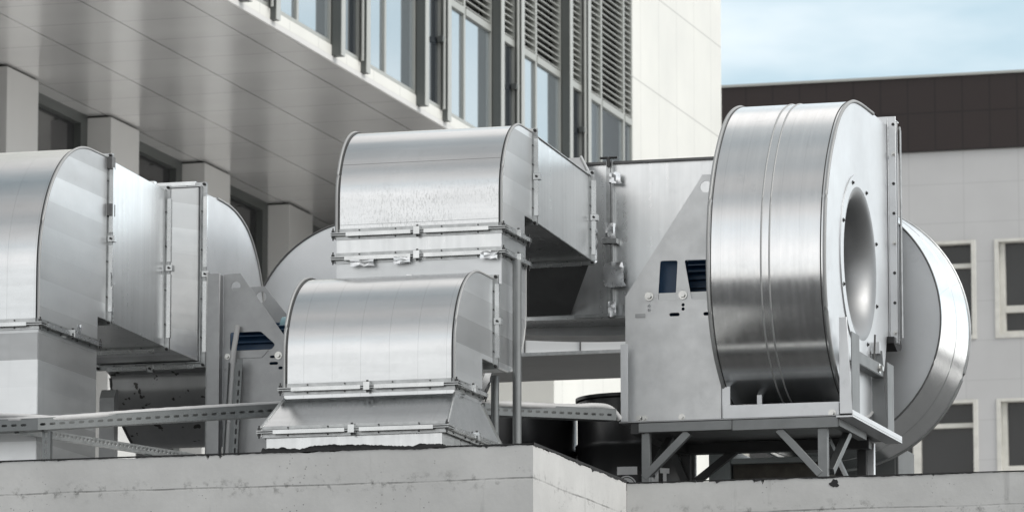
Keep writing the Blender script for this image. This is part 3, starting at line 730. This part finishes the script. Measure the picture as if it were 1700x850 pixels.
cv = [p_ for p_ in pc[1:-2] if not (p_[0] > 30.45 and p_[1] < 6.1)]
rim(cc, cv, -7.192, .011); rim(cc, cv, -6.492, .011); rim(cc, cv, -6.515, .004, 'sealant', 'seal'); rim(cc, cv, -7.175, .004, 'sealant', 'seal')
rim(cc, cv, -6.872, .0055, 'rib', 'seam_steel'); rim(cc, cv, -6.822, .0055, 'rib', 'seam_steel')
ring = B().prism(circle(ic[0], ic[1], .535, 80), -6.4915, -6.484, 'X', [circle(ic[0], ic[1], .462, 80)]).build('inlet_ring', 'galv_fan_side', fc, smooth=5)
for i in range(8):
    t = R(22 + 45 * i); bolts(ring, [((-6.484, ic[0] + .50 * math.cos(t), ic[1] + .50 * math.sin(t)), 'X', .008, .008)], 'bolt_dark')
prof_b = [(-.0, .464)] + [(-.19 + .19 * math.cos(R(t)), .464 - .13 * math.sin(R(t))) for t in range(6, 91, 6)] + [(-.26, .335)]
M['bell'] = metal('spun inlet cone', base=(.33, .335, .34), rough=.50, streak=(1, 1, 1), ssc=3, var=.08, wave=.02)
B().lathe(prof_b, (-6.484, ic[0], ic[1]), 'X', 96).build('inlet_cone', 'bell', fc, smooth=60)
im = B().tube([(-7.10, ic[0], ic[1]), (-7.08, ic[0], ic[1])], .44, 40); im.tube([(-7.08, ic[0], ic[1]), (-6.80, ic[0], ic[1])], .07, 20)
for i in range(12):
    t = 2 * math.pi * i / 12
    im.bar((-7.08, ic[0] + .37 * math.cos(t), ic[1] + .37 * math.sin(t)), (-6.78, ic[0] + .37 * math.cos(t), ic[1] + .37 * math.sin(t)), .006, .14, (0, math.cos(t + .9), math.sin(t + .9)))
im.build('impeller', 'frame_dark', fc)
# outlet flange
of = B().box(-6.4825, -6.436, 30.955, 30.963, 5.985, 7.40).box(-6.491, -6.483, 30.955, 31.06, 5.985, 7.40).box(-7.25, -6.4915, 30.955, 30.963, 7.35, 7.40).box(-6.4825, -6.436, 31.0, 31.008, 5.985, 7.37).box(-6.4825, -6.436, 30.9635, 31.055, 7.371, 7.379).build('outlet_flange', 'galv_fan_side', fc, bevel=.002)
for i in range(8):
    bolts(of, [((-6.452, 30.954, 6.05 + 1.30 * i / 7), '-Y', .0055 if i % 3 else .008, .006 if i % 3 else .02)], 'bolt_dark' if i % 3 else 'bolt')
B().tube([(-6.415, 30.99, 6.02), (-6.415, 30.99, 7.31), (-6.425, 31.02, 7.34)], .007, 8).build('rod', 'flange', of)
B().prism([(30.90, 6.02), (31.10, 6.02), (31.14, 5.985), (31.10, 5.955), (31.0, 5.94), (30.9, 5.98)], -7.19, -6.45).build('rubber_collar', 'black', fc)
B().box(-7.18, -6.495, 30.964, 31.14, 6.03, 7.34).build('outlet_neck', 'galv_dull', fc)
# motor bracket
w1 = rpoly([(-7.568, 6.331), (-7.462, 6.329), (-7.476, 6.092), (-7.584, 6.095)], .014)
w2 = rpoly([(-7.420, 6.330), (-7.222, 6.326), (-7.222, 6.088), (-7.378, 6.092)], .014)
hc = [w1, w2]
for x in (-7.637, -7.430):
    hc += [slot(x, 6.125, .026, .05), circle(x, 6.062, .010, 12), circle(x, 6.037, .010, 12)]
hc += [slot(-7.483, 6.006, .063, .021), slot(-7.275, 6.003, .063, .021), circle(-7.287, 6.765, .035)]
pcp = motor_plate(fc, [(-7.778, 5.36), (-7.202, 5.36), (-7.202, 6.836), (-7.308, 6.838), (-7.338, 6.79), (-7.778, 6.134)], 29.50, hc)
B().box(-7.787, -7.779, 29.507, 29.60, 5.36, 6.13).build('plate_return', 'galv_plate', pcp)
B().box(-7.7225, -7.662, 29.494, 29.4985, 5.996, 6.017).build('slot_cover', 'galv_dull', pcp)
B().box(-7.201, -7.181, 29.515, 29.523, 5.36, 6.0).box(-7.181, -7.150, 29.515, 29.523, 5.36, 5.60).build('plate_lap', 'galv_fan_side', fc)
motor_plate(fc, [(-7.778, 5.36), (-7.202, 5.36), (-7.202, 6.836), (-7.308, 6.838), (-7.338, 6.79), (-7.778, 6.134)], 30.62, [w1])
for x in (-7.637, -7.430): B().hexbolt((x, 29.495, 6.120), '-Y', .016, .016).tube([(x, 29.4985, 6.12), (x, 29.4945, 6.12)], .026, 20).build('bolt', 'bolt', pcp)
bolts(pcp, [((x, 29.499, 5.392), '-Y', .012, .012) for x in (-7.70, -7.669, -7.441)])
B().box(-7.62, -7.20, 29.508, 29.56, 6.085, 6.138).build('motor_shelf', 'brightened_sheet', fc)
mc = motor(fc, (29.95, 6.20), -7.62, -7.22, .19)
B().box(-7.62, -7.45, 29.58, 29.72, 6.13, 6.36).build('terminal_box', 'motor', mc, bevel=.01)
B().box(-7.789, -7.745, 29.40, 29.408, 5.364, 5.827).box(-7.789, -7.783, 29.408, 29.499, 5.364, 5.827).build('angle_upright', 'galv_fan_side', fc, bevel=.002)
# base frame
bs = B().box(-7.80, -6.47, 29.40, 30.76, 5.355, 5.364).build('base_plate', 'plate_darkened', fc, bevel=.002)
ch = B().box(-7.68, -7.115, 29.40, 29.408, 5.296, 5.352).box(-7.111, -6.475, 29.40, 29.408, 5.29, 5.352).box(-7.68, -6.475, 29.408, 29.46, 5.296, 5.302).build('front_channel', 'frame_steel', fc, bevel=.002)
B().box(-6.520, -6.466, 29.409, 30.15, 5.296, 5.352).build('side_channel', 'frame_steel', fc, bevel=.002)
B().box(-7.75, -6.52, 30.46, 30.54, 5.285, 5.350).box(-7.73, -7.65, 29.41, 30.46, 5.29, 5.352).build('rear_channel', 'frame_dark', fc)
for x0, x1, y0, y1, mm in ((-7.667, -7.619, 29.42, 29.47, 'frame_steel'), (-6.602, -6.545, 29.42, 29.47, 'frame_steel'), (-7.693, -7.640, 30.48, 30.53, 'frame_dark'), (-6.628, -6.572, 30.62, 30.66, 'frame_dark'), (-6.578, -6.531, 30.66, 30.70, 'galv_fan_side')):
    B().box(x0, x1, y0, y1, 4.55, 5.3 if mm == 'frame_steel' else 5.34).build('leg', mm, fc, bevel=.002)
for p, q, mm in (((-7.655, 29.44, 5.03), (-7.385, 29.44, 5.292), 'frame_steel'), ((-6.838, 29.44, 5.292), (-6.59, 29.44, 5.02), 'frame_steel'),
                 ((-7.60, 30.50, 5.12), (-7.36, 30.50, 5.30), 'frame_dark'), ((-7.742, 30.48, 5.30), (-7.67, 30.48, 5.12), 'frame_dark'),
                 ((-6.545, 29.50, 5.04), (-6.50, 29.78, 5.30), 'strut'), ((-6.55, 29.62, 5.12), (-6.55, 30.2, 4.92), 'frame_dark'), ((-6.70, 30.1, 5.3), (-6.62, 30.45, 5.0), 'strut'), ((-7.63, 29.5, 5.06), (-7.6, 29.85, 5.30), 'frame_steel')):
    B().bar(p, q, .045, .045, (0, 1, 0) if abs(Vector(q).y - Vector(p).y) < .1 else (1, 0, 0)).build('brace', mm, fc, bevel=.002)
B().box(-7.179, -6.479, 29.45, 29.458, 5.366, 5.447).box(-7.179, -6.479, 29.458, 29.50, 5.441, 5.447).build('cross_rail', 'galv_fan_side', fc, bevel=.002)
B().box(-7.007, -6.978, 29.60, 29.63, 5.364, 5.56).build('post', 'galv_fan_side', fc)
B().hexbolt((-6.52, 29.449, 5.378), '-Y', .014, .02).build('bolt', 'bolt', fc)
B().hexa([(-6.461, 29.385, 5.366), (-6.385, 29.385, 5.366), (-6.385, 29.393, 5.366), (-6.461, 29.393, 5.366)], [(-6.461, 29.385, 5.935), (-6.414, 29.385, 5.935), (-6.414, 29.393, 5.935), (-6.461, 29.393, 5.935)]).build('end_upright', 'galv_fan_side', fc, bevel=.002)
B().box(-6.392, -6.386, 29.393, 29.60, 5.366, 5.85).build('end_upright_leg', 'frame_steel', fc)
B().box(-6.48, -6.378, 29.37, 30.77, 5.342, 5.354).box(-6.386, -6.378, 29.37, 30.77, 5.3545, 5.385).build('side_shelf', 'galv_fan_side', fc, bevel=.002)
B().hexa([(-6.49, 30.43, 5.366), (-6.395, 30.43, 5.366), (-6.395, 30.437, 5.366), (-6.49, 30.437, 5.366)], [(-6.49, 30.43, 5.87), (-6.425, 30.43, 5.87), (-6.425, 30.437, 5.87), (-6.49, 30.437, 5.87)]).box(-6.402, -6.395, 30.437, 30.62, 5.366, 5.80).build('rear_upright', 'frame_steel', fc)
B().box(-6.485, -6.435, 30.40, 30.43, 5.85, 5.92).build('corner_tab', 'galv_fan_side', fc)
B().bar((-6.42, 29.62, 5.74), (-6.42, 30.44, 5.745), .008, .07).bar((-6.45, 29.62, 5.706), (-6.45, 30.44, 5.71), .06, .008).build('tie_bar', 'frame_steel', fc)
B().hexbolt((-6.415, 30.30, 5.745), 'X', .018, .02).build('bolt', 'bolt', fc)
B().tube([(-6.44, 30.30, 5.95), (-6.44, 30.28, 5.85), (-6.44, 30.25, 5.75)], .006, 6).build('earth_wire', 'seal', fc)

# ---------------------------------------------------------------- drum shaped fan casings behind
def drum(name, cx, cz, y0, r0, r1, dep, label):
    t = thing(name, (cx, y0 + dep / 2, cz), label, 'fan')
    a = B().lathe([(0, r0 - .001), (dep, r1)], (cx, y0, cz), 'Y', 120).build('rim_band', 'galv_fan', t, smooth=40)
    B().prism(circle(cx, cz, r0 - .004, 120), y0 + .004, y0 + .012, 'Y').build('face_plate', 'galv_fan_side', t, smooth=10)
    B().prism(circle(cx, cz, r1 - .004, 120), y0 + dep - .012, y0 + dep - .004, 'Y').build('back_plate', 'galv_dull', t, smooth=10)
    for yy, rr, mm, rd in ((0, r0 + .002, 'flange_dark', .006), (dep, r1, 'flange', .009), (dep * .55, (r0 + r1) / 2 + .001, 'galv_fan', .0035), (dep * .62, (r0 + r1) / 2 + .001, 'galv_fan', .0035)):
        B().tube([(cx + rr * math.cos(2 * math.pi * i / 120), y0 + yy, cz + rr * math.sin(2 * math.pi * i / 120)) for i in range(121)], rd, 8, False).build('seam', mm, t, smooth=70)
    return t
drum('drum_casing', -7.035, 6.177, 31.25, .808, .856, .70, 'round fan casing with a wide bright rim, half hidden behind the big shiny fan')
drum('drum_casing', -9.837, 6.128, 30.80, .75, .762, .40, 'round fan casing behind the centre duct run with only its curved upper edge showing')

# long duct behind
ld = thing('long_duct', (-8.6, 33.6, 6.35), 'long level rectangular duct with a pale face and dark underside, low behind the plenum box', 'duct')
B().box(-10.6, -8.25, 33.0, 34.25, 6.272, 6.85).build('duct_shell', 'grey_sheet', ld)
B().box(-10.6, -8.25, 32.99, 32.9975, 6.295, 6.86).build('front_sheet', 'brightened_sheet', ld)
B().box(-10.61, -8.24, 32.97, 32.989, 6.272, 6.294).build('bottom_flange', 'flange', ld)
bs_ = B()
for x in (-10.0, -9.405, -9.02, -8.6): bs_.box(x, x + .008, 32.982, 32.9895, 6.295, 6.86)
bs_.build('joint', 'flange_dark', ld)

# ---------------------------------------------------------------- cable tray, conduit, posts
def tray(name, pts, h, depth, label, slots=True, mat='strut'):
    t = thing(name, pts[0], label, 'cable tray'); b = B(); 
    for p, q in zip(pts, pts[1:]):
        p, q = Vector(p), Vector(q); d = q - p; L_ = Vector((d.x, d.y, 0)).length; ux, uy = d.x / L_, d.y / L_; nx, ny = -uy, ux
        s = B(); hs = []
        u = .03
        while u < L_ - .03: hs.append(slot(u, h * .45, .034, .014)); u += .058
        s.prism([(0, 0), (L_, 0), (L_, h), (0, h)], 0, .003, 'Y', hs)
        s.prism([(0, -.003), (L_, -.003), (L_, 0), (0, 0)], 0, depth, 'Y'); s.prism([(0, 0), (L_, 0), (L_, h), (0, h)], depth - .003, depth, 'Y')
        s.prism([(0, h), (L_, h), (L_, h + .003), (0, h + .003)], -.001, .014, 'Y')
        for v in s.bm.verts:
            x, y, z = v.co; v.co = (p.x + x * ux + y * nx, p.y + x * uy + y * ny, p.z + z + d.z * x / L_)
        me = bpy.data.meshes.new('x'); s.bm.to_mesh(me); s.bm.free(); b.bm.from_mesh(me); bpy.data.meshes.remove(me)
    b.build('tray_rail', mat, t, smooth=10)
    return t
tp = [(-11.4, 26.98, 5.128), (-10.53, 26.98, 5.132), (-9.423, 28.0, 5.298), (-8.901, 28.30, 5.336), (-8.347, 28.45, 5.317), (-7.762, 29.20, 5.352)]
tray('cable_tray', tp, .062, .10, 'long slotted steel cable tray crossing the whole roof edge behind the flared duct base')
cdp = [(x, y + .03, z + .066) for x, y, z in tp]
def spl(p, n=10):
    out = []
    for i in range(len(p) - 1):
        a, b_, c, d = (Vector(p[min(max(i + j - 1, 0), len(p) - 1)]) for j in range(4))
        for t in range(n):
            u = t / n; out.append(.5 * ((2 * b_) + (c - a) * u + (2 * a - 5 * b_ + 4 * c - d) * u * u + (3 * b_ - a - 3 * c + d) * u ** 3))
    return out + [Vector(p[-1])]
mid = [(-11.4, 27.01, 5.19), (-10.9, 27.01, 5.205), (-10.50, 27.04, 5.197), (-10.0, 27.51, 5.280), (-9.423, 28.03, 5.362), (-8.901, 28.33, 5.40), (-8.347, 28.48, 5.385), (-8.0, 28.93, 5.405), (-7.87, 29.09, 5.425), (-7.80, 29.19, 5.42), (-7.75, 29.24, 5.36)]
sp = spl(mid, 14)
c1 = B().tube(sp, [.017 + (.0015 if i % 2 else 0) for i in range(len(sp))], 12).build('cable_conduit', 'conduit')
tag(c1, 'pale corrugated conduit lying along the top of the long cable tray', 'cable')
sp = spl([(-11.4, 26.995, 5.23), (-10.9, 26.995, 5.224), (-10.62, 27.0, 5.212), (-10.45, 27.12, 5.205)], 14)
tag(B().tube(sp, .014, 12).build('cable_conduit', 'conduit'), 'short second conduit bulging above the tray at the far left end', 'cable')
sp = spl([(-10.09, 29.118, 5.99), (-10.098, 29.115, 5.93), (-10.112, 29.10, 5.80), (-10.125, 29.10, 5.60), (-10.15, 29.10, 5.20), (-10.16, 29.10, 4.7)], 12)
tag(B().tube(sp, .016, 12).build('cable_conduit', 'conduit'), 'pale conduit hanging from the dark window of the left motor bracket', 'cable')
st = thing('slotted_channel', (-10.12, 29.08, 4.6), 'narrow upright slotted channel clipped over the hanging conduit beside the left bracket', 'channel')
s = B(); hs = [slot(.055 + .0, .05 + .058 * k, .010, .034) for k in range(20)]
s.bm.free(); s = B()
s.prism([(.035, 0), (.070, 0), (.070, 1.18), (.035, 1.18)], 0, .003, 'Y', [[(u, v) for u, v in slot(.0525, .05 + .058 * k, .012, .034, 4)] if False else [(.047, .03 + .058 * k), (.058, .03 + .058 * k), (.058, .064 + .058 * k), (.047, .064 + .058 * k)] for k in range(19)])
s.box(-.022, -.018, 0, .035, 0, 1.16); s.box(-.018, .035, .036, .039, 0, 1.16)
for v in s.bm.verts:
    x, y, z = v.co; v.co = (-10.168 + x + z * .052, 29.06 + y, 4.6 + z)
s.build('channel_strip', 'strut', st, smooth=10)
# diagonal and post under the tray
dg = thing('perforated_channel', (-10.6, 27.08, 5.13), 'perforated steel channel slanting down from the cable tray to the roof edge', 'channel')
s = B(); L_ = 1.42
s.prism([(0, 0), (L_, 0), (L_, .042), (0, .042)], 0, .0025, 'Y', [circle(.03 + .032 * k, .023, .0095, 10) for k in range(43)])
s.box(0, L_, .0, .04, -.0025, 0); s.box(0, L_, .038, .0405, 0, .042)
p, q = Vector((-10.66, 27.03, 5.122)), Vector((-10.09, 28.28, 5.088)); d = q - p; l2 = Vector((d.x, d.y)).length; ux, uy = d.x / l2, d.y / l2
for v in s.bm.verts:
    x, y, z = v.co; v.co = (p.x + x * ux - y * uy, p.y + x * uy + y * ux, p.z + z + d.z * x / l2)
s.build('channel_strip', 'flange', dg, smooth=10)
po = thing('tray_post', (-10.5, 27.05, 4.936), 'short slotted post standing on the upstand under the left end of the cable tray', 'post')
B().prism([(-10.524, 4.936), (-10.476, 4.936), (-10.476, 5.128), (-10.524, 5.128)], 27.035, 27.038, 'Y', [[(-10.508, 4.95 + .047 * k), (-10.494, 4.95 + .047 * k), (-10.494, 4.98 + .047 * k), (-10.508, 4.98 + .047 * k)] for k in range(4)]).box(-10.524, -10.521, 27.038, 27.07, 4.936, 5.128).box(-10.479, -10.476, 27.038, 27.07, 4.936, 5.128).build('post_strip', 'strut', po)
po = thing('tray_post', (-10.26, 28.05, 4.936), 'small plain post behind the slanting perforated channel', 'post')
B().box(-10.275, -10.25, 28.03, 28.06, 4.936, 5.10).box(-10.249, -10.232, 28.03, 28.034, 4.936, 5.10).build('post_strip', 'strut', po)
t1 = B().tube([(-8.08, 28.19, 4.93), (-8.08, 28.19, 6.165)], .0255, 20).build('support_pole', 'frame_steel'); tag(t1, 'round grey steel pole standing tight beside the centre riser duct', 'pole')
t2 = B().tube([(-8.272, 28.40, 4.93), (-8.272, 28.40, 5.53)], .0235, 20).build('support_pole', 'strut'); tag(t2, 'short round post propping the rounded bend from below', 'pole')

# ---------------------------------------------------------------- black drums and plant under the fan
def oil_drum(cx, cy, r_, zt, label):
    t = thing('steel_drum', (cx, cy, 4.55), label, 'drum')
    h = zt - 4.55
    pr = [(0, r_)]
    for zc in (h * .36, h * .735): pr += [(zc - .03, r_), (zc - .015, r_ + .014), (zc + .015, r_ + .014), (zc + .03, r_)]
    pr += [(h - .03, r_), (h - .02, r_ + .012), (h, r_ + .012), (h, r_ - .01), (h - .03, r_ - .02), (h - .031, 0.01)]
    B().lathe(pr, (cx, cy, 4.55), 'Z', 96).build('drum_body', 'drum', t, smooth=50)
    return t
dr = oil_drum(-8.20, 31.35, .375, 5.745, 'black steel drum with a white emblem and lettering, under the plenum box')
oil_drum(-8.968, 31.3, .375, 5.70, 'plain black steel drum directly behind the round grey pole')
def on_drum(name, shapes, mat, cx=-8.20, cy=31.35, r_=.379, label=None):
    b = B()
    for sh_ in shapes:             # each: list of (arc length from the front, z) quads
        lo, hi = [], []
        for rr, dst in ((r_, lo), (r_ + .003, hi)):
            for u, z in sh_:
                th = u / .375; dst.append((cx + rr * math.sin(th), cy - rr * math.cos(th), z))
        b.hexa(lo, hi)
    return b.build(name, mat, dr, smooth=10)
def strip(u0, u1, z0, z1, n=6): return [[(u0 + (u1 - u0) * i / n, z0), (u0 + (u1 - u0) * (i + 1) / n, z0), (u0 + (u1 - u0) * (i + 1) / n, z1), (u0 + (u1 - u0) * i / n, z1)] for i in range(n)]
def arcs(cu, cz, ri, ro, a0, a1, n=16, kx=1.0):
    o = []
    for i in range(n):
        t0, t1 = R(a0 + (a1 - a0) * i / n), R(a0 + (a1 - a0) * (i + 1) / n)
        o.append([(cu + kx * ri * math.cos(t0), cz + ri * math.sin(t0)), (cu + kx * ro * math.cos(t0), cz + ro * math.sin(t0)), (cu + kx * ro * math.cos(t1), cz + ro * math.sin(t1)), (cu + kx * ri * math.cos(t1), cz + ri * math.sin(t1))])
    return o
DX = .032
on_drum('emblem_panel', strip(DX - .06, DX + .065, 5.228, 5.278), 'white')
on_drum('emblem_ring', arcs(DX, 5.152, .062, .070, 20, 160, 16, .9) + arcs(DX, 5.152, .034, .056, 10, 170, 16, .9), 'white')
lx = DX + .172
on_drum('lettering', arcs(lx - .055, 5.185, .030, .055, -60, 60, 8) + strip(lx, lx + .026, 5.02, 5.272, 2) + strip(lx + .036, lx + .100, 5.240, 5.272, 4) + strip(lx + .056, lx + .080, 5.02, 5.240, 2), 'white')

M['cab_pale'] = plain('pale teal grey paint', (.34, .37, .37), .45, .2, .1, 3)
gx = thing('plant_unit', (-7.3, 31.6, 4.55), 'low grey plant box with a rusty panel under the big fan stand', 'plant box')
B().box(-7.76, -7.62, 31.45, 32.0, 4.55, 5.43).build('cabinet', 'cab_pale', gx, bevel=.004)
u = B().box(-7.61, -7.03, 31.45, 31.95, 4.55, 5.22).box(-7.61, -7.03, 31.42, 31.95, 5.325, 5.36).build('housing', 'cab_pale', gx, bevel=.003)
M['cab_grey'] = plain('dark grey cabinet paint', (.075, .08, .08), .5, 0, .1, 3)
M['rust'] = plain('rusty louvre', (.11, .10, .085), .7, .1, .3, 14)
B().box(-7.605, -7.035, 31.47, 31.9, 5.221, 5.324).build('grille', 'rust', gx)
M['cab_grey'] = plain('dark grey cabinet paint', (.075, .08, .08), .5, 0, .1, 3)
wp = thing('equipment_cabinet', (-6.75, 32.3, 4.55), 'plain grey equipment cabinet seen through the legs of the fan stand', 'cabinet')
B().box(-7.35, -6.70, 32.2, 32.7, 4.55, 5.50).build('cabinet_body', 'cab_grey', wp, bevel=.005)
B().box(-7.33, -6.72, 32.19, 32.1995, 4.6, 5.46).build('cabinet_door', 'cab_grey', wp, bevel=.002)

# ---------------------------------------------------------------- repeats share a group
for stem_, grp in (('duct_run', 'galvanised duct runs'), ('blower_fan', 'centrifugal roof fans'), ('drum_casing', 'round fan casings'), ('steel_drum', 'black steel drums'),
                   ('tray_post', 'short tray posts'), ('cable_conduit', 'pale cable conduits'), ('support_pole', 'round duct support poles')):
    for o in C.objects:
        if o.parent is None and o.name.split('.')[0] == stem_: o['group'] = grp
